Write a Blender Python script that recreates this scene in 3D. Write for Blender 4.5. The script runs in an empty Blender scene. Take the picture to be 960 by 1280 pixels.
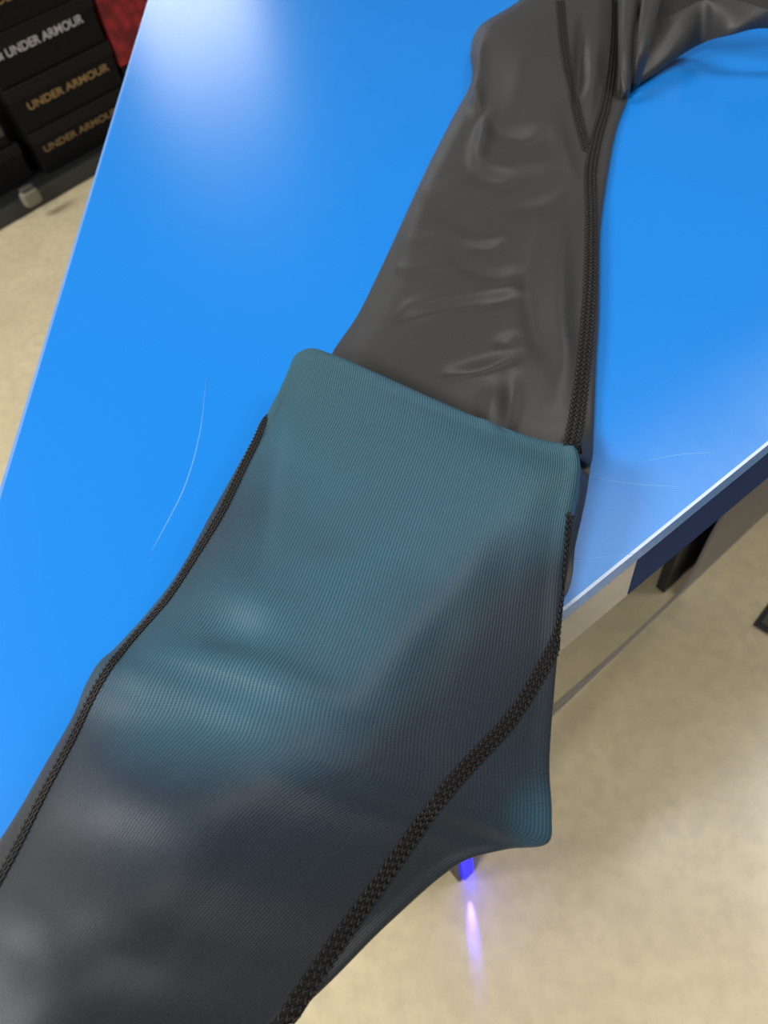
import bpy, bmesh, math, random
import numpy as np
from mathutils import Vector, Matrix
from mathutils.bvhtree import BVHTree

random.seed(4)
S = bpy.context.scene
COL = S.collection

# ------------------------------------------------------------------ camera
F = 924.44                       # focal length in pixels of the 960x1280 frame
TT = 0.90                        # table top height
CAM = np.array([0.0, 0.0, TT + 0.36])
def cray(px, py): return np.array([(px - 480.0) / F, (py - 640.0) / F, 1.0])
_dn = cray(615, 1330); _dn /= np.linalg.norm(_dn)
_z = -_dn
_y = np.array([0, 0, 1.0]) - _z * _z[2]; _y /= np.linalg.norm(_y)
_x = np.cross(_y, _z)
RW = np.array([_x, _y, _z])      # camera -> world rotation
cam_d = bpy.data.cameras.new('camera'); cam = bpy.data.objects.new('camera', cam_d); COL.objects.link(cam)
cam_d.lens = 26.0; cam_d.sensor_width = 36.0; cam_d.sensor_fit = 'AUTO'; cam_d.clip_start = 0.01
M = Matrix.Identity(4)
for i in range(3):
    M[i][0] = RW[i, 0]; M[i][1] = -RW[i, 1]; M[i][2] = -RW[i, 2]; M[i][3] = CAM[i]
cam.matrix_world = M
cam_d.dof.use_dof = True; cam_d.dof.focus_distance = 0.40; cam_d.dof.aperture_fstop = 12.0
S.camera = cam

# ------------------------------------------------------------------ world, lights, exposure
S.view_settings.view_transform = 'Standard'; S.view_settings.look = 'None'
S.view_settings.gamma = 1.0; S.view_settings.use_curve_mapping = False
S.view_settings.exposure = 0.0
W = bpy.data.worlds.new('shop_ambience'); S.world = W; W.use_nodes = True
bg = W.node_tree.nodes['Background']; bg.inputs[0].default_value = (0.95, 0.97, 1.0, 1); bg.inputs[1].default_value = 0.11

def area(name, loc, target, sx, sy, power, col=(1, 1, 1)):
    l = bpy.data.lights.new(name, 'AREA'); l.shape = 'RECTANGLE'; l.size = sx; l.size_y = sy; l.energy = power; l.color = col
    o = bpy.data.objects.new(name, l); COL.objects.link(o); o.location = loc
    d = Vector(target) - Vector(loc); o.rotation_euler = d.to_track_quat('-Z', 'Y').to_euler()
    return o
area('overhead_or_fill_light', (-0.95, 9.0, 3.1), (-0.75, 7.6, 0), 1.3, 1.3, 45, (1.0, 0.98, 0.95))
area('overhead_or_fill_light', (-3.4, 0.8, 3.1), (-2.6, 0.7, 0), 1.4, 1.4, 165, (1.0, 0.98, 0.95))
area('overhead_or_fill_light', (-3.2, 3.0, 3.1), (-2.7, 2.8, 0), 1.2, 1.2, 15, (1.0, 0.98, 0.95))
area('overhead_or_fill_light', (-1.9, -1.7, 3.1), (-1.4, -1.3, 0), 1.0, 1.0, 110, (1.0, 0.95, 0.87))
area('overhead_or_fill_light', (1.0, 1.2, 3.1), (0.9, 1.1, 0), 0.7, 0.7, 18, (1.0, 0.96, 0.90))
area('overhead_or_fill_light', (2.3, 0.5, 3.1), (1.9, 0.5, 0), 0.9, 0.9, 30, (1.0, 0.96, 0.90))  # fill lamp added to brighten the floor and table at right

# ------------------------------------------------------------------ helpers
def at(px, py, d): return CAM + RW @ cray(px, py) * d
def on(px, py, z):                       # point at world height z
    r = RW @ cray(px, py); return CAM + r * ((z - CAM[2]) / r[2])
def tb(px, py, z=0.0): return on(px, py, TT + z)
def pix(P):
    q = (np.asarray(P) - CAM) @ RW
    return 480 + F * q[..., 0] / q[..., 2], 640 + F * q[..., 1] / q[..., 2]
def on_plane(px, py, p0, n):
    r = RW @ cray(px, py); return CAM + r * (((np.asarray(p0) - CAM) @ n) / (r @ n))

def mesh_obj(name, verts, faces, mat, parent=None, smooth=False):
    me = bpy.data.meshes.new(name); me.from_pydata([tuple(map(float, v)) for v in verts], [], faces); me.update()
    if mat: me.materials.append(mat)
    if smooth: me.polygons.foreach_set('use_smooth', [True] * len(me.polygons))
    o = bpy.data.objects.new(name, me); COL.objects.link(o)
    if parent: o.parent = parent
    return o
def bm_obj(name, bm, mat, parent=None, smooth=False):
    bmesh.ops.recalc_face_normals(bm, faces=bm.faces)
    me = bpy.data.meshes.new(name); bm.to_mesh(me); bm.free()
    if mat: me.materials.append(mat)
    if smooth: me.polygons.foreach_set('use_smooth', [True] * len(me.polygons))
    o = bpy.data.objects.new(name, me); COL.objects.link(o)
    if parent: o.parent = parent
    return o
def empty(name, loc=(0, 0, 0)):
    o = bpy.data.objects.new(name, None); COL.objects.link(o); o.location = [float(a) for a in loc]; o.empty_display_size = 0.05
    return o
def tag(o, label=None, cat=None, group=None, kind=None):
    if label: o['label'] = label
    if cat: o['category'] = cat
    if group: o['group'] = group
    if kind: o['kind'] = kind
    return o
def keep(o, root):                       # parent while keeping the world position of world-space meshes
    o.parent = root; o.matrix_parent_inverse = Matrix.Translation(-Vector(root.location))
    return o
def prism(bm, poly, z0, z1, bevel=0.0, seg=3):
    n = len(poly)
    a = [bm.verts.new((float(p[0]), float(p[1]), z0)) for p in poly]; b = [bm.verts.new((float(p[0]), float(p[1]), z1)) for p in poly]
    fs = [bm.faces.new(a[::-1]), bm.faces.new(b)]
    for i in range(n): fs.append(bm.faces.new((a[i], a[(i + 1) % n], b[(i + 1) % n], b[i])))
    if bevel:
        es = list({e for f in fs for e in f.edges})
        bmesh.ops.bevel(bm, geom=es, offset=bevel, segments=seg, profile=0.5, affect='EDGES')
def obox(bm, o, ex, ey, ez, bevel=0.0, seg=2):   # oriented box: origin corner and three edge vectors
    o, ex, ey, ez = map(np.asarray, (o, ex, ey, ez))
    v = [bm.verts.new(tuple(map(float, o + ex * i + ey * j + ez * k))) for k in (0, 1) for j in (0, 1) for i in (0, 1)]
    fs = [bm.faces.new([v[i] for i in q]) for q in ((0, 2, 3, 1), (4, 5, 7, 6), (0, 1, 5, 4), (2, 6, 7, 3), (0, 4, 6, 2), (1, 3, 7, 5))]
    if bevel:
        es = list({e for f in fs for e in f.edges}); bmesh.ops.bevel(bm, geom=es, offset=bevel, segments=seg, profile=0.5, affect='EDGES')

# ------------------------------------------------------------------ materials
class NT:
    def __init__(s, name):
        s.m = bpy.data.materials.new(name); s.m.use_nodes = True; s.t = s.m.node_tree; s.b = s.t.nodes['Principled BSDF']
    def n(s, typ, **kw):
        o = s.t.nodes.new(typ)
        for k, v in kw.items():
            if k.startswith('i_'): o.inputs[k[2:].replace('_', ' ')].default_value = v
            else: setattr(o, k, v)
        return o
    def l(s, a, b): s.t.links.new(a, b)
    def math(s, op, a, b=None, c=None):
        o = s.t.nodes.new('ShaderNodeMath'); o.operation = op
        for i, q in enumerate((a, b, c)):
            if q is None: continue
            if isinstance(q, (int, float)): o.inputs[i].default_value = q
            else: s.l(q, o.inputs[i])
        return o.outputs[0]
    def mix(s, fac, a, b, mode='MIX'):
        o = s.t.nodes.new('ShaderNodeMix'); o.data_type = 'RGBA'; o.blend_type = mode
        for idx, q in ((0, fac), (6, a), (7, b)):
            if isinstance(q, (int, float)): o.inputs[idx].default_value = q
            elif isinstance(q, tuple): o.inputs[idx].default_value = (*q, 1) if len(q) == 3 else q
            else: s.l(q, o.inputs[idx])
        return o.outputs[2]
    def ramp(s, fac, stops):
        o = s.t.nodes.new('ShaderNodeValToRGB'); cr = o.color_ramp
        while len(cr.elements) < len(stops): cr.elements.new(0.5)
        for e, (p, c) in zip(cr.elements, stops): e.position = p; e.color = (*c, 1) if len(c) == 3 else c
        s.l(fac, o.inputs[0]); return o.outputs[0]
    def noise(s, scale, detail=3, rough=0.5, vec=None):
        o = s.n('ShaderNodeTexNoise'); o.inputs['Scale'].default_value = scale; o.inputs['Detail'].default_value = detail; o.inputs['Roughness'].default_value = rough
        if vec is None: vec = s.n('ShaderNodeNewGeometry').outputs['Position']
        s.l(vec, o.inputs['Vector']); return o.outputs['Fac']
    def bump(s, h, strength, dist):
        o = s.n('ShaderNodeBump'); o.inputs['Strength'].default_value = strength; o.inputs['Distance'].default_value = dist
        s.l(h, o.inputs['Height']); s.l(o.outputs[0], s.b.inputs['Normal']); return o
    def set(s, **kw):
        names = dict(col='Base Color', rough='Roughness', metal='Metallic', spec='Specular IOR Level', coat='Coat Weight', sheen='Sheen Weight', coatr='Coat Roughness', sheenr='Sheen Roughness')
        for k, v in kw.items():
            i = s.b.inputs[names[k]]
            if isinstance(v, tuple): i.default_value = (*v, 1)
            elif isinstance(v, (int, float)): i.default_value = v
            else: s.l(v, i)
        return s

def plain(name, col, rough=0.6, metal=0.0, var=0.12, scale=30, spec=0.5):
    t = NT(name); nz = t.noise(scale, 3)
    t.set(col=t.mix(nz, tuple(c * (1 - var) for c in col), tuple(c * (1 + var) for c in col)), rough=rough, metal=metal, spec=spec)
    return t.m

# polished concrete floor
t = NT('polished_concrete'); a = t.noise(3.0, 5, 0.6); b = t.noise(38.0, 4, 0.6); c = t.noise(260, 2)
base = t.ramp(a, [(0.3, (0.54, 0.46, 0.27)), (0.7, (0.70, 0.60, 0.38))])
base = t.mix(t.math('MULTIPLY', t.ramp(b, [(0.4, (0, 0, 0)), (0.7, (1, 1, 1))]), 0.5), base, (0.42, 0.35, 0.215))
base = t.mix(t.math('MULTIPLY', c, 0.22), base, (0.75, 0.68, 0.52))
t.set(col=base, rough=t.math('ADD', t.math('MULTIPLY', b, 0.10), 0.25), spec=0.4, coat=1.0, coatr=0.22)
t.b.inputs['Coat IOR'].default_value = 1.8
FLOOR = t.m

# blue laminate with scuffs and painted reflection haze towards the front edge
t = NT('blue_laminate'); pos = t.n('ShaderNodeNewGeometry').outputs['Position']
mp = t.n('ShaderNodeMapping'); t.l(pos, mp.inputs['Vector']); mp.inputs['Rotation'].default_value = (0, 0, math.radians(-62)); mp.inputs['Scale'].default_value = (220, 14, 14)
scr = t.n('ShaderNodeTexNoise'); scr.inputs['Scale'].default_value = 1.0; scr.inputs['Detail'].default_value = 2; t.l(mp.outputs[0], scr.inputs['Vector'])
scuff_haze = t.noise(16, 5, 0.6); fine = t.noise(420, 2)
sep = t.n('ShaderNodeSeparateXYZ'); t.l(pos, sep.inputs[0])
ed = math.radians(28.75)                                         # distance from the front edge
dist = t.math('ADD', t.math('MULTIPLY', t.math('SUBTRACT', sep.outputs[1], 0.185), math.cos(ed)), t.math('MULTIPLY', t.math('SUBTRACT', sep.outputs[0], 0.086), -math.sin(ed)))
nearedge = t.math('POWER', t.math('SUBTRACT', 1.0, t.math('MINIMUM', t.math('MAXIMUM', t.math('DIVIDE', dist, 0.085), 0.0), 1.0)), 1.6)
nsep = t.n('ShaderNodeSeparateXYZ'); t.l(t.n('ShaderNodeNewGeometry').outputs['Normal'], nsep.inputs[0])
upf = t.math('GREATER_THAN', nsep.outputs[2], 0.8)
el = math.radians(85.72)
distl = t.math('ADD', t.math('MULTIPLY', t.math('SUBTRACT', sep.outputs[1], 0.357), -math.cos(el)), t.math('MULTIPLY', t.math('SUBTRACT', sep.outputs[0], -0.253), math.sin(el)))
edge_glint = t.math('MULTIPLY', t.math('MAXIMUM', t.math('LESS_THAN', dist, 0.0022), t.math('MULTIPLY', t.math('LESS_THAN', distl, 0.0026), 0.25)), upf)  # bevel highlight painted as a pale line along front and left edges
scuff_haze_f = t.math('MULTIPLY', t.math('MULTIPLY', nearedge, upf), t.math('ADD', t.math('MULTIPLY', scuff_haze, 0.7), t.math('MULTIPLY', scr.outputs[0], 0.25)))
col = t.mix(t.math('MULTIPLY', scuff_haze_f, 0.30), (0.010, 0.230, 0.76), (0.45, 0.68, 0.97))
col = t.mix(t.math('MULTIPLY', edge_glint, t.math('ADD', 0.45, t.math('MULTIPLY', scuff_haze, 0.6))), col, (0.80, 0.88, 0.97))
t.set(col=col, rough=t.math('ADD', 0.27, t.math('MULTIPLY', scuff_haze_f, 0.3)), spec=0.5)
t.bump(fine, 0.05, 0.0006)
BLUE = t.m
NAVY = plain('navy_edge_band', (0.010, 0.040, 0.16), 0.6, scale=60, spec=0.08)
GREY = plain('grey_band_reflection', (0.55, 0.51, 0.46), 0.42, 0.0, scale=80)  # reflection on the edge band, painted as flat grey
PANEL = plain('grey_painted_panel', (0.30, 0.275, 0.25), 0.5, scale=14, var=0.18)
BLACKM = plain('black_powder_coat', (0.012, 0.012, 0.013), 0.5)
PLATE = plain('dark_olive_metal', (0.055, 0.056, 0.045), 0.45, scale=20, var=0.25)
SCRATCH = plain('pale_scratch', (0.16, 0.42, 0.86), 0.5)
t = NT('blue_led'); t.set(col=(0.02, 0.02, 0.9)); t.b.inputs['Emission Color'].default_value = (0.0008, 0.0006, 1.0, 1); t.b.inputs['Emission Strength'].default_value = 7.0
LED = t.m
CARD = plain('black_card', (0.005, 0.005, 0.0055), 0.6, scale=50, var=0.3, spec=0.2)
CARDL = plain('black_card_lid', (0.007, 0.007, 0.0075), 0.55, scale=50, var=0.3, spec=0.25)
SHELF = plain('black_shelf', (0.010, 0.010, 0.010), 0.5)
RAIL = plain('dark_rail', (0.026, 0.027, 0.026), 0.45)
WHITEINK = plain('white_ink', (0.48, 0.47, 0.48), 0.6)
GOLDINK = plain('gold_ink', (0.30, 0.185, 0.075), 0.5)
GOLDDIM = plain('dull_gold_ink', (0.22, 0.14, 0.06), 0.5)
PALE = plain('pale_rubber', (0.16, 0.155, 0.115), 0.6)
DIMG = plain('dim_grey_rubber', (0.05, 0.05, 0.045), 0.6)
t = NT('red_mesh'); v = t.n('ShaderNodeTexVoronoi'); v.inputs['Scale'].default_value = 26; t.l(t.n('ShaderNodeNewGeometry').outputs['Position'], v.inputs['Vector'])
t.set(col=t.ramp(v.outputs['Distance'], [(0.0, (0.42, 0.022, 0.026)), (0.75, (0.14, 0.008, 0.012))]), rough=0.6); t.bump(v.outputs['Distance'], 0.6, 0.006)
RED = t.m

# elastic fabric: ribs run along the leg; the stretched cloth shows its teal yarn
def fabric(name, ribs):
    t = NT(name)
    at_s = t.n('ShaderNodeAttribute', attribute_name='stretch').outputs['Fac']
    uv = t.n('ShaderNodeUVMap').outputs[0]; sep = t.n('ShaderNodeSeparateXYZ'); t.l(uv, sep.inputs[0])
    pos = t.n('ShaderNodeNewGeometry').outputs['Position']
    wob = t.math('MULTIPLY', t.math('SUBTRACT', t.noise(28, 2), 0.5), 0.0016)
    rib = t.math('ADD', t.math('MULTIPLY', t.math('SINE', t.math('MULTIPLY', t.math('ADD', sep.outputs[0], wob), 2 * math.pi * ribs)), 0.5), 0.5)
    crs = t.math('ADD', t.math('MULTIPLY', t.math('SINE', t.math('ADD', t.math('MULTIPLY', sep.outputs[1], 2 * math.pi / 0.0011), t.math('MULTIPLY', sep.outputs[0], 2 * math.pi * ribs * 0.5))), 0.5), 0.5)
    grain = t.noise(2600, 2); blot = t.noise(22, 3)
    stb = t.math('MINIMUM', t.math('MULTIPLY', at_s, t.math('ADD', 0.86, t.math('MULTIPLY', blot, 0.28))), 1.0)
    basec = t.ramp(stb, [(0.0, (0.037, 0.035, 0.033)), (0.10, (0.024, 0.027, 0.032)), (0.35, (0.022, 0.038, 0.064)), (0.62, (0.042, 0.155, 0.235)), (1.0, (0.042, 0.188, 0.248))])  # dark stops also paint in shade on the turned-away face and near end
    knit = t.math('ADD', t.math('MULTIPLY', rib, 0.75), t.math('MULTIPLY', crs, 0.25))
    dark = t.mix(t.math('MULTIPLY', t.math('SUBTRACT', 1.0, knit), t.math('ADD', 0.15, t.math('MULTIPLY', at_s, 0.95))), basec, (0.006, 0.010, 0.016))  # shade in the rib grooves mixed into the colour
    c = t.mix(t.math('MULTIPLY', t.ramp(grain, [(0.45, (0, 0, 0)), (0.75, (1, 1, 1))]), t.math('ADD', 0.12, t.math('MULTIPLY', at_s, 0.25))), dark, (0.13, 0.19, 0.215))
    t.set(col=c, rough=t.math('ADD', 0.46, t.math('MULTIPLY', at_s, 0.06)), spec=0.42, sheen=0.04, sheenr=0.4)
    h = t.math('ADD', t.math('MULTIPLY', knit, t.math('ADD', 0.15, at_s)), t.math('MULTIPLY', grain, 0.25))
    t.bump(h, 0.35, 0.0006)
    return t.m
FAB = fabric('stretch_knit', 270)
THREAD = plain('black_thread', (0.012, 0.0105, 0.010), 0.6, scale=900, var=0.5)
SEAMB = plain('seam_tape', (0.006, 0.0055, 0.0055), 0.75, scale=700, var=0.4)

# ------------------------------------------------------------------ floor
bm = bmesh.new(); prism(bm, [(-6, -3), (6, -3), (6, 10), (-6, 10)], -0.05, 0.0)
tag(bm_obj('floor', bm, FLOOR), 'polished beige concrete shop floor with mottled patches', None, None, 'structure')

# ------------------------------------------------------------------ table
def line_pt(px, py): return tb(px, py)[:2]
l0, l1 = line_pt(0, 610), line_pt(185, 0); f0, f1 = line_pt(707, 762), line_pt(960, 556)
dl = (l1 - l0) / np.linalg.norm(l1 - l0); df = (f1 - f0) / np.linalg.norm(f1 - f0)
tt = np.linalg.solve(np.array([dl, -df]).T, f0 - l0); corner = l0 + dl * tt[0]
LF, LL = 1.5, 1.75
nf = np.array([-df[1], df[0]])           # into the table from the front edge
def rounded(poly, r, seg=6):
    out = []
    n = len(poly)
    for i in range(n):
        p, a, b = poly[i], poly[i - 1], poly[(i + 1) % n]
        u = (a - p) / np.linalg.norm(a - p); v = (b - p) / np.linalg.norm(b - p)
        for k in range(seg + 1):
            s = k / seg; out.append((1 - s) ** 2 * (p + u * r) + 2 * s * (1 - s) * p + s * s * (p + v * r))
    return out
far_r = corner + df * LF; far_l = corner + dl * LL
quad = [corner, far_r, far_r + dl * 1.1, far_l]
table = empty('display_table', (float(corner[0] + 0.5), float(corner[1] + 0.9), 0))
tag(table, 'glossy blue angled display table with black leg lit by a blue strip', 'table')
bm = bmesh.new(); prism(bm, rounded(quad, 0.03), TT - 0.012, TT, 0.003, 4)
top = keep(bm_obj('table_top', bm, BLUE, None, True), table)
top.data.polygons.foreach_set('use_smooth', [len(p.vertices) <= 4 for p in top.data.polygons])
# edge band below the top: its reflection boundary painted as grey and navy runs
def inset(poly, d):
    c = sum(poly) / len(poly); return [p + (c - p) / np.linalg.norm(c - p) * d for p in poly]
gsplit = on_plane(795, 722, (*f0, TT), np.array([*nf, 0]))[:2]
s_split = (gsplit - corner) @ df
def strip(name, s0, s1, mat, th, off=0.002):
    bm = bmesh.new()
    p = [corner + df * s0 + nf * off, corner + df * s1 + nf * off, corner + df * s1 + nf * (off + 0.02), corner + df * s0 + nf * (off + 0.02)]
    prism(bm, p, TT - 0.012 - th, TT - 0.0121, 0.001, 2); return keep(bm_obj(name, bm, mat), table)
tag(strip('edge_band', 0.06, s_split, GREY, 0.048), 'edge band under the blue top, grey reflection painted in')
tag(strip('edge_band', s_split, LF - 0.05, NAVY, 0.048), 'navy edge band under the blue top')
bm = bmesh.new()
p = [corner + dl * 0.06 + df * 0.004, corner + dl * (LL - 0.05) + df * 0.004, corner + dl * (LL - 0.05) + df * 0.024, corner + dl * 0.06 + df * 0.024]
prism(bm, p, TT - 0.060, TT - 0.0121, 0.001, 2); keep(bm_obj('edge_band', bm, NAVY), table)
bm = bmesh.new(); prism(bm, inset(rounded(quad, 0.03), 0.06), TT - 0.03, TT - 0.0122, 0); keep(bm_obj('under_panel', bm, BLACKM), table)
# flared grey base panel with a concave upper edge
b0 = on(690, 896, 0); b1 = on(960, 640, 0); bd = (b1 - b0) / np.linalg.norm(b1 - b0); bn = np.array([bd[1], -bd[0], 0]); bn /= np.linalg.norm(bn)
bot = []; topp = []
for px, py in ((600, 964), (690, 890), (735, 850), (780, 810), (820, 776), (850, 744), (872, 708), (890, 672), (908, 640), (930, 606), (955, 572), (985, 530)):
    q = on_plane(px, py, b0, bn); s = (q - b0) @ bd
    topp.append((s, max(q[2], 0.006)))
for s_, h_ in list(topp): bot.append((s_, 0.0))
topp.append((topp[-1][0] + 0.30, TT - 0.045)); bot.append((topp[-1][0], 0.0))
vs = []; n = len(bot)
for off in (0.0, 0.005):
    for s_, h_ in bot: vs.append(b0 + bd * s_ - bn * off)
    for s_, h_ in topp: vs.append(b0 + bd * s_ + np.array([0, 0, min(h_, TT - 0.045)]) - bn * off)
fc = []
for i in range(n - 1):
    fc += [(i, i + 1, n + i + 1, n + i), (2 * n + i, 3 * n + i, 3 * n + i + 1, 2 * n + i + 1), (n + i, n + i + 1, 3 * n + i + 1, 3 * n + i), (i, 2 * n + i, 2 * n + i + 1, i + 1)]
fc += [(n - 1, 3 * n - 1, 4 * n - 1, 2 * n - 1), (0, n, 3 * n, 2 * n)]
tag(keep(mesh_obj('base_panel', vs, fc, PANEL), table), 'grey base panel with a swept concave upper edge')
# black sheet added for the darkness under the top
q0 = on(830, 742, 0)
bm = bmesh.new(); obox(bm, q0, bd * 1.0, -bn * 0.02, (0, 0, TT - 0.035), 0.002); keep(bm_obj('shade_panel', bm, BLACKM), table)
bm = bmesh.new(); a_ = corner + dl * 0.25 + df * 0.03; prism(bm, [a_, a_ + dl * 1.45, a_ + dl * 1.45 + df * 0.02, a_ + df * 0.02], 0.0, TT - 0.061, 0.002); keep(bm_obj('unseen_light_block', bm, BLACKM), table)  # unseen panel added to keep light out from under the table
# slim black leg with a blue light strip
lp = on(584, 1094, 0)
leg_c = lp + np.array([*nf, 0]) * 0.018
bm = bmesh.new(); obox(bm, lp - np.array([*df, 0]) * 0.017, np.array([*df, 0]) * 0.026, np.array([*nf, 0]) * 0.026, (0, 0, TT - 0.03), 0.002)
leg = keep(bm_obj('leg', bm, BLACKM), table)
bm = bmesh.new(); obox(bm, lp - np.array([*df, 0]) * 0.009 - np.array([*nf, 0]) * 0.004 + np.array([0, 0, 0.004]), np.array([*df, 0]) * 0.0185, np.array([*nf, 0]) * 0.004, (0, 0, 0.80), 0.001)
strip_o = bm_obj('light_strip', bm, LED); strip_o.parent = leg
strip_o.matrix_parent_inverse = Matrix.Identity(4); strip_o['label'] = 'glowing blue light strip'
ld = on(604, 1290, 0) - lp; ld /= np.linalg.norm(ld)
sl = bpy.data.lights.new('added_streak_spot', 'SPOT'); sl.energy = 8; sl.color = (0.07, 0.05, 1.0); sl.spot_size = math.radians(19); sl.spot_blend = 1.0; sl.shadow_soft_size = 0.003  # spot added to lay the blue streak on the floor
so_ = bpy.data.objects.new('added_streak_spot', sl); COL.objects.link(so_); so_.location = Vector(lp + ld * 0.012 + np.array([0, 0, 0.0105]))
so_.rotation_euler = Vector(ld + np.array([0, 0, -0.20])).to_track_quat('-Z', 'Y').to_euler()
for q in (corner + df * 1.35 + dl * 0.15, corner + dl * 1.6 + df * 0.15, corner + df * 1.2 + dl * 1.0):
    bm = bmesh.new(); prism(bm, [q + np.array(v) for v in ((-.014, -.014), (.014, -.014), (.014, .014), (-.014, .014))], 0, TT - 0.03, 0.002); keep(bm_obj('leg', bm, BLACKM), table)
# scratches on the top
def scratch(pts, w):
    P = [tb(x, y, 0.00012) for x, y in pts]; vs = []; fc = []
    for i, p in enumerate(P):
        d = P[min(i + 1, len(P) - 1)] - P[max(i - 1, 0)]; d /= np.linalg.norm(d); s = np.array([-d[1], d[0], 0]); ww = w * math.sin(math.pi * (0.08 + 0.84 * i / (len(P) - 1)))
        vs += [p + s * ww / 2 - [0, 0, .0001], p + [0, 0, .00006], p - s * ww / 2 - [0, 0, .0001]]
        if i: k = 3 * i; fc += [(k - 3, k - 2, k + 1, k), (k - 2, k - 1, k + 2, k + 1)]
    keep(mesh_obj('scratch', vs, fc, SCRATCH), table)
def curve(pts, n=14):
    P = [np.array(p, float) for p in pts]; P = [2 * P[0] - P[1]] + P + [2 * P[-1] - P[-2]]; out = []
    for i in range(1, len(P) - 2):
        for k in range(n):
            s = k / n; a, b, c, d = P[i - 1:i + 3]
            out.append(0.5 * (2 * b + (c - a) * s + (2 * a - 5 * b + 4 * c - d) * s * s + (3 * b - a - 3 * c + d) * s ** 3))
    out.append(P[-2]); return out
scratch(curve([(258, 470), (250, 540), (232, 605), (205, 660), (183, 700)]), 0.0007)
scratch(curve([(740, 598), (800, 605), (870, 610)]), 0.0007)
scratch(curve([(716, 699), (750, 696), (792, 692)]), 0.0008)
scratch(curve([(790, 580), (850, 568), (912, 565)]), 0.0006)

# ------------------------------------------------------------------ tights
tights = empty('compression_tights', tb(640, 300))
tag(tights, 'black stretch tights on blue table with one leg pulled taut, showing teal', 'tights')

def upsample(A, n, closed):               # A: (rows, ..., 3) along axis 0
    N = len(A); out = []
    rng = range(N) if closed else range(N - 1)
    for i in rng:
        g = (lambda k: A[k % N]) if closed else (lambda k: A[min(max(k, 0), N - 1)])
        p0, p1, p2, p3 = g(i - 1), g(i), g(i + 1), g(i + 2)
        d01 = np.maximum(np.linalg.norm(p1 - p0, axis=-1, keepdims=True), 1e-5) ** 0.5
        d12 = np.maximum(np.linalg.norm(p2 - p1, axis=-1, keepdims=True), 1e-5) ** 0.5
        d23 = np.maximum(np.linalg.norm(p3 - p2, axis=-1, keepdims=True), 1e-5) ** 0.5
        m1 = d12 * ((p1 - p0) / d01 - (p2 - p0) / (d01 + d12) + (p2 - p1) / d12)
        m2 = d12 * ((p2 - p1) / d12 - (p3 - p1) / (d12 + d23) + (p3 - p2) / d23)
        for k in range(n):
            s = k / n
            out.append((2 * s ** 3 - 3 * s * s + 1) * p1 + (s ** 3 - 2 * s * s + s) * m1 + (-2 * s ** 3 + 3 * s * s) * p2 + (s ** 3 - s * s) * m2)
    if not closed: out.append(A[-1])
    return np.array(out)

TS = np.array([0.05, 0.14, 0.27, 0.42, 0.58, 0.73, 0.86, 0.95])
secs = []
# part lying on the table: (left, seam, right, thickness)
flat = [((735, -85), (772, -90), (800, -92), .016), ((650, 0), (768, 0), (784, 0), .018), ((600, 33), (768, 30), (786, 35), .020), ((589, 62), (766, 70), (788, 75), .020),
        ((590, 100), (760, 112), (787, 114), .016), ((566, 148), (748, 160), (771, 160), .012), ((532, 215), (737, 220), (759, 222), .010), ((500, 285), (738, 290), (750, 290), .010),
        ((474, 340), (737, 345), (749, 345), .010), ((447, 394), (733, 400), (748, 400), .010), ((414, 444), (728, 450), (745, 450), .011), ((398, 492), (721, 530), (742, 535), .010), ((380, 545), (715, 576), (739, 575), .008)]
for i, (L, Sm, R, h) in enumerate(flat):
    L, Sm, R = map(np.array, (L, Sm, R))
    inn = np.array([18, 4]) if i in (8, 9, 10) else np.array([4, 0])
    sec = [tb(*(L + inn * 0.5), 0.0045)]
    for tq in TS:
        p = (L + inn) * (1 - tq) + Sm * tq
        sec.append(tb(p[0], p[1], 0.004 + h * math.sin(math.pi * (0.1 + 0.84 * tq)) ** 0.7))
    sec.append(tb(Sm[0] * .6 + R[0] * .4, Sm[1] * .6 + R[1] * .4, 0.0065))
    sec.append(tb(Sm[0] * .2 + R[0] * .8, Sm[1] * .2 + R[1] * .8, 0.005)); sec.append(tb(R[0], R[1], 0.002))
    for tq in (0.75, 0.5, 0.25):
        p = L * (1 - tq) + R * tq; sec.append(tb(p[0], p[1], 0.0006))
    sec.append(tb(L[0], L[1], 0.0016))
    if i == 12: sec[9] = tb(716, 570, 0.016); sec[10] = tb(735, 578, 0.006)
    secs.append(sec)
NFLAT = len(secs)
# taut part: left px, right px, left depth, right depth, bulge, ridge t, strip edge px on the table or None, thickness behind
taut = [((380, 462), (707, 570), .512, .442, .000, .6, (737, 592), 0),
        ((368, 447), (716, 556), .500, .428, .000, .6, (735, 604), 0),
        ((361, 461), (722, 574), .492, .421, .003, .90, (733, 616), 0),
        ((349, 488), (721, 604), .478, .413, .010, .88, (728, 641), 0),
        ((322, 538), (711, 655), .458, .403, .019, .81, (719, 682), 0),
        ((266, 638), (702, 730), .428, .391, .030, .71, (708, 742), 0),
        ((216, 726), (697, 815), .404, .376, .039, .61, None, .030),
        ((146, 808), (687, 955), .378, .358, .045, .54, None, .030),
        ((124, 828), (690, 1022), .369, .350, .046, .51, None, .028),
        ((108, 855), (686, 1053), .362, .346, .046, .49, None, .026),
        ((92, 894), (632, 1062), .354, .342, .045, .47, None, .030),
        ((60, 950), (576, 1079), .340, .330, .043, .45, None, .034),
        ((18, 1022), (488, 1152), .324, .310, .038, .44, None, .036),
        ((-42, 1112), (418, 1222), .305, .290, .035, .44, None, .036),
        ((-120, 1230), (335, 1304), .286, .270, .032, .44, None, .034),
        ((-210, 1370), (235, 1430), .270, .252, .030, .44, None, .034),
        ((-300, 1500), (150, 1560), .258, .240, .028, .44, None, .034)]
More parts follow.
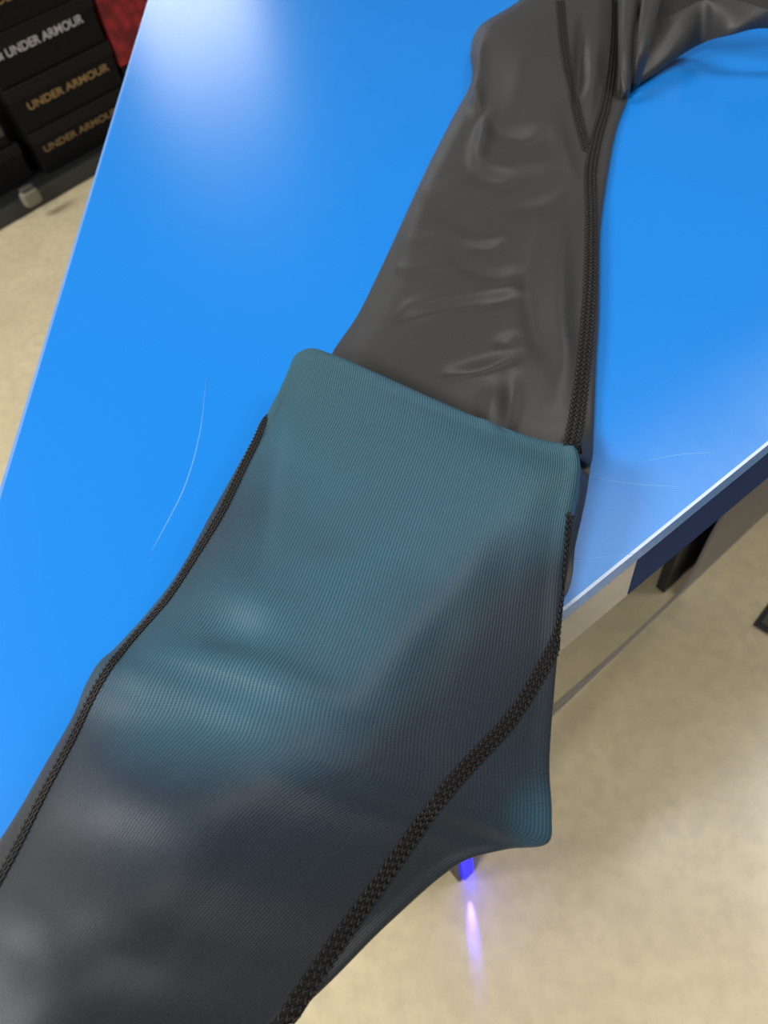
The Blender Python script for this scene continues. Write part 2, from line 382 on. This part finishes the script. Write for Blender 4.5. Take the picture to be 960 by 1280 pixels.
rim_t = [0, .05, .15, .32, .5, .67, .84, .95, 1]; rim_y = [0, -17, -19, -12, -3, 4, 7, 3, 0]
for i, (L, R, dL, dR, bu, tr, strip_px, thick) in enumerate(taut):
    L, R = np.array(L, float), np.array(R, float); sec = [at(L[0], L[1], dL)]
    for tq in TS:
        p = L * (1 - tq) + R * tq; d = dL * (1 - tq) + dR * tq
        if i <= 2: p = p + np.array([0, np.interp(tq, rim_t, rim_y) * (1, 1, .75)[i]])
        a = tq / tr if tq < tr else (1 - tq) / (1 - tr)
        prof = math.sin(math.pi / 2 * a) ** 0.55 if tq < tr else 0.72 * a + 0.28 * math.sin(math.pi / 2 * a)
        sec.append(at(p[0], p[1], d - bu * prof))
    sec.append(at(R[0], R[1], dR))
    if strip_px is not None:
        e = np.array(strip_px, float); pe = tb(e[0], e[1], 0.002)
        m = at(R[0] - 2, R[1] + 4, dR + 0.012) * (0.35 if i < 2 else 0.55) + pe * (0.65 if i < 2 else 0.45)
        sec += [m, pe]
        lb = L + np.array([26, 40])
        for tq in (0.75, 0.5, 0.25):
            p = lb * (1 - tq) + (e - [6, 0]) * tq; sec.append(tb(p[0], p[1], 0.0007))
        pl = tb(lb[0], lb[1], 0.004); sec.append(pl * 0.5 + at(L[0] + 8, L[1] + 12, dL + .008) * 0.5)
    else:
        for tq in (0.97, 0.88, 0.72, 0.5, 0.26, 0.06):
            p = L * (1 - tq) + R * tq; d = dL * (1 - tq) + dR * tq
            sec.append(at(p[0], p[1], d + thick * math.sin(math.pi * tq) ** 0.6))
    secs.append(sec)
C = np.array(secs)                        # sections x 16 x 3
NU, NV = 10, 20
G = upsample(C, NV, False)
G = upsample(np.swapaxes(G, 0, 1), NU, True); G = np.swapaxes(G, 0, 1)    # rows (along), columns (around)
nr, nc = G.shape[:2]

# creases and dents, as strokes in the cloth: (points, half width px, height m)
strokes = [
 ([(600, 60), (596, 110), (602, 150), (606, 180)], 7, .006), ([(612, 150), (600, 190), (606, 208), (640, 214)], 9, .006), ([(604, 130), (599, 160)], 6, -.006),
 ([(596, 224), (625, 226), (645, 224)], 6, -.004), ([(625, 168), (655, 170), (680, 166)], 8, -.005), ([(632, 195), (660, 205), (690, 200)], 9, .002),
 ([(510, 300), (560, 298), (600, 303), (628, 297)], 5, .0025), ([(585, 305), (610, 309), (630, 303)], 5, -.003), ([(478, 334), (520, 336), (570, 332)], 5, .002), ([(570, 330), (620, 345), (650, 338)], 6, -.0025),
 ([(640, 262), (680, 255), (705, 238)], 5, -.0025), ([(500, 392), (520, 380), (570, 374), (620, 364), (650, 358)], 6, .003), ([(505, 400), (550, 384), (600, 376)], 6, -.0025), ([(605, 380), (650, 368)], 5, -.002),
 ([(560, 467), (600, 458), (645, 443)], 6, -.0055), ([(555, 480), (600, 474), (640, 460)], 9, .003), ([(622, 430), (645, 420)], 6, -.003), ([(640, 470), (640, 500), (632, 540)], 7, -.0035), ([(618, 480), (610, 530)], 10, .003),
 ([(698, 280), (700, 340), (700, 400), (705, 450), (700, 500)], 14, .004), ([(665, 300), (660, 350), (672, 420), (690, 450)], 14, -.003), ([(520, 240), (570, 235), (620, 240)], 12, .003), ([(545, 270), (600, 275)], 10, -.002),
 ([(690, 140), (700, 180), (715, 220)], 10, .003), ([(730, 20), (728, 60), (726, 100), (722, 120)], 8, -.008), ([(742, 60), (738, 110), (735, 150)], 9, .003), ([(660, 60), (650, 110), (640, 150)], 18, .003),
 # the taut part
 ([(250, 800), (290, 790), (330, 795)], 26, -.0042), ([(180, 835), (220, 822), (270, 826), (330, 842), (400, 872), (440, 880)], 26, .0045), ([(250, 745), (310, 745), (360, 780)], 28, .0018),
 ([(160, 900), (250, 905), (330, 930)], 30, -.0022), ([(110, 1000), (190, 1010), (300, 1050)], 40, .0020), ([(60, 1200), (150, 1190), (230, 1210)], 40, -.0028), ([(10, 1180), (50, 1120)], 40, .0008),
 ([(352, 500), (338, 600), (322, 720)], 13, -.0020), ([(640, 640), (560, 740), (480, 830), (420, 905)], 22, .0018),
]
Rn = G.reshape(-1, 3); PX, PY = pix(Rn)
# normals of the grid
du = np.roll(G, -1, 1) - np.roll(G, 1, 1); dv = np.gradient(G, axis=0); NR = np.cross(dv, du); NR /= np.maximum(np.linalg.norm(NR, axis=2, keepdims=True), 1e-9)
view = CAM - G; view /= np.linalg.norm(view, axis=2, keepdims=True)
sgn = np.sign((NR * view).sum(2)[6 * NV:14 * NV, NU:8 * NU].mean()); NR *= sgn
facing = np.clip((NR * view).sum(2), 0, 1)
cols = np.arange(nc); frontmask = ((cols > 0.5 * NU) & (cols < 9 * NU)).astype(float)[None, :]
disp = np.zeros(nr * nc)
for pts, w, h in strokes:
    cp = np.array(curve(pts, 8)); best = np.full(nr * nc, 1e9); tpar = np.zeros(nr * nc)
    for i in range(len(cp) - 1):
        a, b = cp[i], cp[i + 1]; ab = b - a; s = np.clip(((PX - a[0]) * ab[0] + (PY - a[1]) * ab[1]) / (ab @ ab), 0, 1)
        dd = np.hypot(PX - a[0] - s * ab[0], PY - a[1] - s * ab[1]); m = dd < best; best[m] = dd[m]; tpar[m] = ((i + s) / (len(cp) - 1))[m]
    amp = np.sin(np.pi * np.clip(0.12 + 0.76 * tpar, 0, 1)) ** 1.2
    disp += h * amp * (1.25 if max(p_[1] for p_ in pts) < 560 else 1.0) * np.exp(-(best / w) ** 2)
disp = disp.reshape(nr, nc)
for _ in range(2):                         # even the creases out over the knit
    e_ = np.pad(disp, ((1, 1), (0, 0)), 'edge'); disp = (e_[:-2] + 2 * disp + e_[2:]) / 4
    disp = (np.roll(disp, 1, 1) + 2 * disp + np.roll(disp, -1, 1)) / 4
disp = disp * np.clip(facing * 3, 0, 1) * frontmask
rowsplit = (NFLAT - 1) * NV
G2 = G + NR * disp[..., None]
over = ((G2[..., :2] - corner) @ nf > -0.004)
print('INSIDE', int((over & (G2[..., 2] < TT + 0.0004)).sum()), float(G2[..., 2][over].min()) - TT)
G2[..., 2] = np.where(over, np.maximum(G2[..., 2], TT + 0.0006), G2[..., 2])

def grid_mesh(name, Gd, mat, parent, stretch=None, cap=True, uscale=None):
    nr, nc = Gd.shape[:2]
    vs = Gd.reshape(-1, 3); fc = []
    for r in range(nr - 1):
        for c in range(nc):
            fc.append((r * nc + c, r * nc + (c + 1) % nc, (r + 1) * nc + (c + 1) % nc, (r + 1) * nc + c))
    if cap: fc += [tuple(range(nc))[::-1], tuple(range((nr - 1) * nc, nr * nc))]
    o = mesh_obj(name, vs, fc, mat, None, True); me = o.data
    w = np.linalg.norm(np.roll(Gd, -1, 1) - Gd, axis=2)
    mid = w[nr // 2:int(nr * .85)].mean(0) if uscale is None else w.mean(0)
    u = np.concatenate([[0], np.cumsum(mid)]); u /= u[-1]
    v = np.concatenate([[0], np.cumsum(np.linalg.norm(np.diff(Gd, axis=0), axis=2)[:, 4:64].mean(1))])
    uvl = me.uv_layers.new(name='UVMap'); uvs = np.zeros((len(me.loops), 2)); k = 0
    for r in range(nr - 1):
        for c in range(nc):
            uvs[k:k + 4] = [(u[c], v[r]), (u[c + 1], v[r]), (u[c + 1], v[r + 1]), (u[c], v[r + 1])]; k += 4
    uvl.data.foreach_set('uv', uvs.ravel())
    at_ = me.attributes.new('stretch', 'FLOAT', 'POINT'); at_.data.foreach_set('value', (np.zeros(nr * nc) if stretch is None else stretch.ravel()).astype(np.float32))
    bm = bmesh.new(); bm.from_mesh(me); bmesh.ops.recalc_face_normals(bm, faces=bm.faces); bm.to_mesh(me); bm.free()
    keep(o, parent); return o
# how far the knit is stretched: most at the three tips and along the taut rim; low values also paint the shaded face
def g(px, py, sx, sy=None, rot=0.0):
    sy = sy or sx; c, s = math.cos(rot), math.sin(rot); X = PX - px; Y = PY - py
    return np.exp(-((X * c + Y * s) / sx) ** 2 - ((-X * s + Y * c) / sy) ** 2)
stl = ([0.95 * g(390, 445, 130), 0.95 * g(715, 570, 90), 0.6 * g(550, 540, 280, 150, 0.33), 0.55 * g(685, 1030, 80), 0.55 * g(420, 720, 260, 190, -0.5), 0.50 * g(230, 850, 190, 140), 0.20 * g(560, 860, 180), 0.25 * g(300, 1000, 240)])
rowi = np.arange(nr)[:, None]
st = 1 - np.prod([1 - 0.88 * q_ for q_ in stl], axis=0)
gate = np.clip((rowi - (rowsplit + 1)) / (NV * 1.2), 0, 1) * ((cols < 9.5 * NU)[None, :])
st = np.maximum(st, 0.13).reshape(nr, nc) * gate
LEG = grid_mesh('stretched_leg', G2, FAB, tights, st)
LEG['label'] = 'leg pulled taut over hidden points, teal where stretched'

# the other leg, folded away to the right
def loft(name, rows, mat, nv=6, nu=4, bulge=0.010, power=0.7):
    cs = []
    for (u_, l_, zu, zl) in rows:
        a = tb(u_[0], u_[1], zu); b = tb(l_[0], l_[1], zl); sec = []
        for k in range(12):
            th = 2 * math.pi * k / 12; s = 0.5 - 0.5 * math.cos(th); q = a * (1 - s) + b * s
            off = bulge * abs(math.sin(th)) ** power * (1 if math.sin(th) > 0 else -0.6)
            q = q + np.array([0, -0.35, 0.93]) * off; q[2] = max(q[2], TT + 0.0008); sec.append(q)
        cs.append(sec)
    Gd = upsample(np.array(cs), nv, False); Gd = np.swapaxes(upsample(np.swapaxes(Gd, 0, 1), nu, True), 0, 1)
    return grid_mesh(name, Gd, mat, tights, None, True, 1)
FAB2 = fabric('stretch_knit_loose', 120)
o2 = loft('folded_leg', [((772, -30), (772, 124), .010, .004), ((798, 8), (792, 110), .022, .004), ((826, 25), (822, 90), .030, .006), ((856, 12), (856, 66), .040, .010), ((877, 2), (876, 55), .046, .013),
                         ((886, 3), (890, 49), .046, .022), ((912, 3), (914, 43), .048, .032), ((960, 19), (960, 33), .046, .036), ((1030, 44), (1030, 62), .030, .018), ((1100, 62), (1100, 84), .014, .004)], FAB2, bulge=.008)
o2['label'] = 'loosely folded leg lifting off the table'
o3 = loft('waist', [((690, -170), (735, -30), .02, .004), ((760, -170), (795, 22), .026, .006), ((830, -150), (846, 30), .024, .006), ((900, -130), (906, 18), .022, .006), ((980, -90), (980, 26), .02, .005), ((1060, -40), (1060, 40), .012, .004)], plain('black_inner_knit', (0.010, 0.010, 0.010), 0.7), bulge=.012)
for nm, rows in (('fold', [((774, -40), (800, -40), .034, .030), ((776, 0), (798, 2), .036, .032), ((775, 50), (792, 52), .034, .028), ((774, 90), (790, 90), .024, .018), ((778, 122), (786, 120), .008, .005)]),
                 ('fold', [((806, -40), (838, -36), .046, .040), ((802, 0), (826, 4), .045, .040), ((797, 40), (816, 44), .040, .034), ((794, 78), (808, 78), .028, .022), ((792, 106), (800, 104), .010, .006)])):
    loft(nm, rows, FAB2, bulge=.008)

# ---- seams: raised tape plus three rows of interlocking stitches, laid on the cloth
bpy.context.view_layer.update()
me = LEG.data
bv = BVHTree.FromPolygons([tuple(v) for v in G2.reshape(-1, 3)], [tuple(p.vertices) for p in me.polygons if len(p.vertices) == 4])
def hit(px, py):
    d = Vector(RW @ cray(px, py)).normalized(); h = bv.ray_cast(Vector(CAM), d)
    if h[0] is None: return None
    n = h[1]
    if n.dot(d) > 0: n = -n
    return np.array(h[0]), np.array(n)
def seam(pts, width, pitch, rows=3, name='seam'):
    raw = [hit(*p) for p in curve(pts, 24)]; raw = [r for r in raw if r]
    P = np.array([r[0] for r in raw]); Nn = np.array([r[1] for r in raw])
    # drop jumps, smooth
    ok = [0]
    for i in range(1, len(P)):
        if np.linalg.norm(P[i] - P[ok[-1]]) < 0.03: ok.append(i)
    P, Nn = P[ok], Nn[ok]
    for _ in range(6):
        P[1:-1] = (P[:-2] + 2 * P[1:-1] + P[2:]) / 4; Nn[1:-1] = (Nn[:-2] + 2 * Nn[1:-1] + Nn[2:]) / 4
    Nn /= np.linalg.norm(Nn, axis=1, keepdims=True)
    L = np.concatenate([[0], np.cumsum(np.linalg.norm(np.diff(P, axis=0), axis=1))])
    m = int(L[-1] / (pitch / 2)); sg = np.linspace(0, L[-1], m)
    P = np.array([np.interp(sg, L, P[:, k]) for k in range(3)]).T; Nn = np.array([np.interp(sg, L, Nn[:, k]) for k in range(3)]).T; Nn /= np.linalg.norm(Nn, axis=1, keepdims=True)
    T = np.gradient(P, axis=0); T /= np.linalg.norm(T, axis=1, keepdims=True); B = np.cross(T, Nn); B /= np.linalg.norm(B, axis=1, keepdims=True)
    def snap(q, n):                        # follow the cloth across the width
        h = bv.ray_cast(Vector(q + n * 0.004), Vector(-n), 0.012); return np.array(h[0]) if h[0] is not None else q - n * 0.0008
    vs = []; fc = []; K = 5
    for i in range(m):
        for k in range(K):
            s = k / (K - 1) - 0.5; q = snap(P[i] + B[i] * s * width * 1.06, Nn[i]); vs.append(q + Nn[i] * (-0.0002 if k in (0, K - 1) else 0.0004))
        if i:
            for k in range(K - 1): a = (i - 1) * K + k; fc.append((a, a + 1, a + K + 1, a + K))
    tape = keep(mesh_obj(name, vs, fc, SEAMB, None, True), tights); tape['label'] = 'raised black flatlock seam'
    vs = []; fc = []
    for r in range(rows):
        for i in range(r % 2, m - 1, 2):
            s = (r + 0.5) / rows - 0.5
            for sd in (-1, 1):
                q = snap(P[i] + B[i] * (s + sd * 0.072) * width + T[i] * sd * pitch * 0.12, Nn[i]) + Nn[i] * 0.0006
                ax = T[i] * math.cos(0.55) + B[i] * sd * math.sin(0.55) * -1; bx = np.cross(Nn[i], ax)
                k0 = len(vs); jl = random.uniform(0.85, 1.15)
                la, wa, ha = pitch * 0.50 * jl, width * 0.085, width * 0.085
                for xx, rr in ((-1, 0.15), (-0.5, 0.85), (0.5, 0.85), (1, 0.15)):
                    for c_, s_ in ((1, 0), (0.4, 0.95), (-0.4, 0.95), (-1, 0), (0, -0.5)):
                        vs.append(q + ax * la * xx + bx * wa * rr * c_ + Nn[i] * ha * rr * s_)
                for a in range(3):
                    for b in range(5): fc.append((k0 + a * 5 + b, k0 + a * 5 + (b + 1) % 5, k0 + a * 5 + 5 + (b + 1) % 5, k0 + a * 5 + 5 + b))
                fc.append(tuple(k0 + j for j in range(5))[::-1]); fc.append(tuple(k0 + 15 + j for j in range(5)))
    so = mesh_obj('stitching', vs, fc, THREAD, None, True); so.parent = tape; so['kind'] = 'stuff'
seam([(768, 2), (766, 60), (758, 125), (746, 170), (738, 215), (739, 260), (739, 300), (738, 350), (735, 400), (730, 450), (723, 505), (717, 545), (714, 557)], 0.0105, 0.0042)
seam([(700, 2), (704, 50), (712, 100), (722, 145), (734, 190)], 0.009, 0.0046)
seam([(713, 645), (708, 690), (703, 740), (699, 790), (680, 832), (640, 897), (600, 941), (560, 985), (515, 1046), (470, 1110), (420, 1180), (380, 1240), (345, 1296)], 0.0078, 0.0034)
seam([(333, 512), (324, 542), (302, 588), (277, 640), (246, 692), (212, 745), (176, 787), (140, 830), (115, 872), (90, 925), (56, 990), (20, 1062), (-20, 1135)], 0.0062, 0.0030)

# ------------------------------------------------------------------ black boxes on the low shelf behind
r0 = on(0, 288, 0); r1 = on(118, 220, 0); sd_ = (r1 - r0) / np.linalg.norm(r1 - r0); sn = np.array([sd_[1], -sd_[0], 0])      # sn points to the viewer
shelf = empty('low_shelf', r0 + sd_ * 0.2); tag(shelf, 'black low shelf with a front rail behind the blue table', 'shelf')
bm = bmesh.new(); obox(bm, r0 - sd_ * 1.0 - sn * 0.02, sd_ * 2.6, -sn * 0.5, (0, 0, 0.05), 0.003); keep(bm_obj('shelf_board', bm, SHELF), shelf)
bm = bmesh.new(); obox(bm, r0 - sd_ * 1.0, sd_ * 2.6, -sn * 0.018, (0, 0, 0.050), 0.004); keep(bm_obj('front_rail', bm, RAIL), shelf)
fp = r0 - sn * 0.06
def shelf_s(px, py): q = on_plane(px, py, fp, sn); return (q - fp) @ sd_, q[2]

ex = np.array([0, 0, 1.0])
BOXW, BOXD = 0.405, 0.29
def sp(s_, z, out=0.0): return fp + sd_ * s_ + ex * z + sn * out
def lettering(txt, s0, s1, z, cap, mat, parent, out=0.0006):
    cu = bpy.data.curves.new('lettering', 'FONT'); cu.body = txt; cu.extrude = 0.0; cu.offset = 0.022
    tmp = bpy.data.objects.new('lettering_tmp', cu); COL.objects.link(tmp); bpy.context.view_layer.update()
    me = bpy.data.meshes.new_from_object(tmp.evaluated_get(bpy.context.evaluated_depsgraph_get())); bpy.data.objects.remove(tmp)
    co = np.array([v.co for v in me.vertices]); mn, mx = co.min(0), co.max(0)
    for v in me.vertices:
        q = sp(s0 + (v.co.x - mn[0]) / (mx[0] - mn[0]) * (s1 - s0), z + (v.co.y - mn[1]) / (mx[1] - mn[1]) * cap, out); v.co = Vector(q)
    me.materials.clear(); me.materials.append(mat)
    o = bpy.data.objects.new('lettering', me); COL.objects.link(o); return keep(o, parent)
def shoe_box(s0, z0, h, w, d, setback, label, group, body=CARD, lid=CARDL):
    root = empty('shoe_box', sp(s0 + w / 2, z0, -setback - d / 2)); tag(root, label, 'box', group)
    bm = bmesh.new(); obox(bm, sp(s0 + .004, z0, -setback - .004), sd_ * (w - .008), -sn * (d - .008), ex * (h * 0.72), 0.002); keep(bm_obj('body', bm, body), root)
    bm = bmesh.new(); obox(bm, sp(s0, z0 + h * 0.70, -setback), sd_ * w, -sn * d, ex * (h * 0.30 - .001), 0.003); keep(bm_obj('lid', bm, lid), root)
    return root
GRP = 'black shoe boxes stacked on the low shelf'
b3 = shoe_box(.258, .051, .136, BOXW, BOXD, .0, 'lowest black shoe box of the lettered stack, faint gold lettering just above the shelf', GRP)
lettering('UNDER ARMOUR', .287, .600, .114, .022, GOLDDIM, b3, -0.003)
b2 = shoe_box(.252, .188, .139, BOXW + .006, BOXD, .004, 'middle black shoe box with gold lettering, under the white-lettered box', GRP)
lettering('UNDER ARMOUR', .303, .628, .246, .024, GOLDINK, b2, -0.007)
b1 = shoe_box(.246, .328, .140, BOXW + .008, BOXD, .008, 'black shoe box with white lettering and a small white mark', GRP)
lettering('UNDER ARMOUR', .316, .606, .400, .026, WHITEINK, b1, -0.011)
mk = []; mf = []                                             # the mark: two interlocking arcs
for sgn_ in (1, -1):
    for k in range(13):
        a = math.radians(-70 + 140 * k / 12); k0 = len(mk)
        for rr in (0.020, 0.027): mk.append(sp(.284 + (rr * math.sin(a)) * 0.8, .412 + sgn_ * (0.017 - rr * math.cos(a)), -0.0112))
        if k: mf.append((k0 - 2, k0 - 1, k0 + 1, k0))
keep(mesh_obj('logo', mk, mf, WHITEINK), b1)
b0x = shoe_box(.250, .469, .140, BOXW, BOXD, .006, 'topmost black shoe box, brown lettering at the upper left corner', GRP)
lettering('UNDER ARMOUR', .30, .61, .530, .024, GOLDINK, b0x, -0.009)
# right neighbour: black box below, red mesh bag above
shoe_box(.676, .051, .180, .33, BOXD, .01, 'plain black box under the red textured carton', 'boxes beside the lettered stack')
rb = empty('red_carton', sp(.83, .232, -.15)); tag(rb, 'red textured carton on a plain black box', 'carton')
bm = bmesh.new(); obox(bm, sp(.676, .232, -.014), sd_ * .32, -sn * .27, ex * .22, .006, 3); keep(bm_obj('body', bm, RED), rb)
bm = bmesh.new(); obox(bm, sp(.672, .4525, -.010), sd_ * .328, -sn * .278, ex * .10, .006, 3); keep(bm_obj('lid', bm, RED), rb)
# left neighbours: plain dark boxes and pale things on the shelf
for k, (z0, h, s0) in enumerate(((.051, .12, -.16), (.172, .13, -.175), (.303, .125, -.15))):
    bx_ = shoe_box(s0, z0, h, .385, BOXD, .03 + .01 * k, ('plain black box at the bottom left, level with the pale pad', 'plain black box with a small grey tag, left of gold lettering', 'plain black box at left frame edge under the white mark')[k], 'plain boxes left of the lettered stack')
    if k == 1:
        bm = bmesh.new(); obox(bm, sp(.165, .205, -.0395), sd_ * .035, sn * .0015, ex * .045, .0004); tg_ = keep(bm_obj('tag', bm, DIMG), bx_); tg_['label'] = 'small grey tag'
pp = on(44, 256, .050)
pad = empty('rubber_foot_pad', pp); tag(pad, 'small pale worn pad standing on the black shelf rail', 'pad')
bm = bmesh.new(); obox(bm, pp - sd_ * .03 + sn * .012 + ex * .0005, sd_ * .062, -sn * .035, ex * .05, .012, 4); keep(bm_obj('block', bm, PALE, None, True), pad)
bm = bmesh.new(); obox(bm, pp - sd_ * .022 + sn * .006 + ex * .0495, sd_ * .046, -sn * .022, ex * .012, .004, 3); keep(bm_obj('cap', bm, DIMG, None, True), pad)

# ------------------------------------------------------------------ dark base plate at the right edge of the frame
c0 = on(943, 778, 0.012); ea = on(975, 735, 0.012) - c0; eb = on(975, 826, 0.012) - c0; ea /= np.linalg.norm(ea); eb /= np.linalg.norm(eb)
eb = eb - ea * (eb @ ea); eb /= np.linalg.norm(eb)
ba = empty('stand_base', c0 + (ea + eb) * .15 - ex * .012); tag(ba, 'dark square stand base plate on the floor at right edge', 'stand')
bm = bmesh.new(); obox(bm, c0 - ex * .012, ea * .3, eb * .3, ex * .009, .002); keep(bm_obj('plate', bm, BLACKM), ba)
bm = bmesh.new(); obox(bm, c0 + (ea + eb) * .008 - ex * .0035, ea * .284, eb * .284, ex * .004, .001); keep(bm_obj('top_sheet', bm, PLATE), ba)
bm = bmesh.new(); prism(bm, [(c0 + (ea + eb) * .15)[:2] + .016 * np.array([math.cos(a * math.pi / 8), math.sin(a * math.pi / 8)]) for a in range(16)], .0125, 0.75); keep(bm_obj('pole', bm, BLACKM), ba)

# ------------------------------------------------------------------ shop walls out of view
WALL = plain('warm_grey_wall', (0.30, 0.29, 0.28), 0.8, scale=3)
bm = bmesh.new(); prism(bm, [(-6, 9.9), (6, 9.9), (6, 10), (-6, 10)], 0, 3.6); tag(bm_obj('unseen_wall_back', bm, WALL), 'warm grey back wall of the shop, out of view', None, None, 'structure')
bm = bmesh.new(); prism(bm, [(-6, -3), (-5.9, -3), (-5.9, 9.9), (-6, 9.9)], 0, 3.6); tag(bm_obj('unseen_wall_left', bm, WALL), 'warm grey left wall of the shop, out of view', None, None, 'structure')
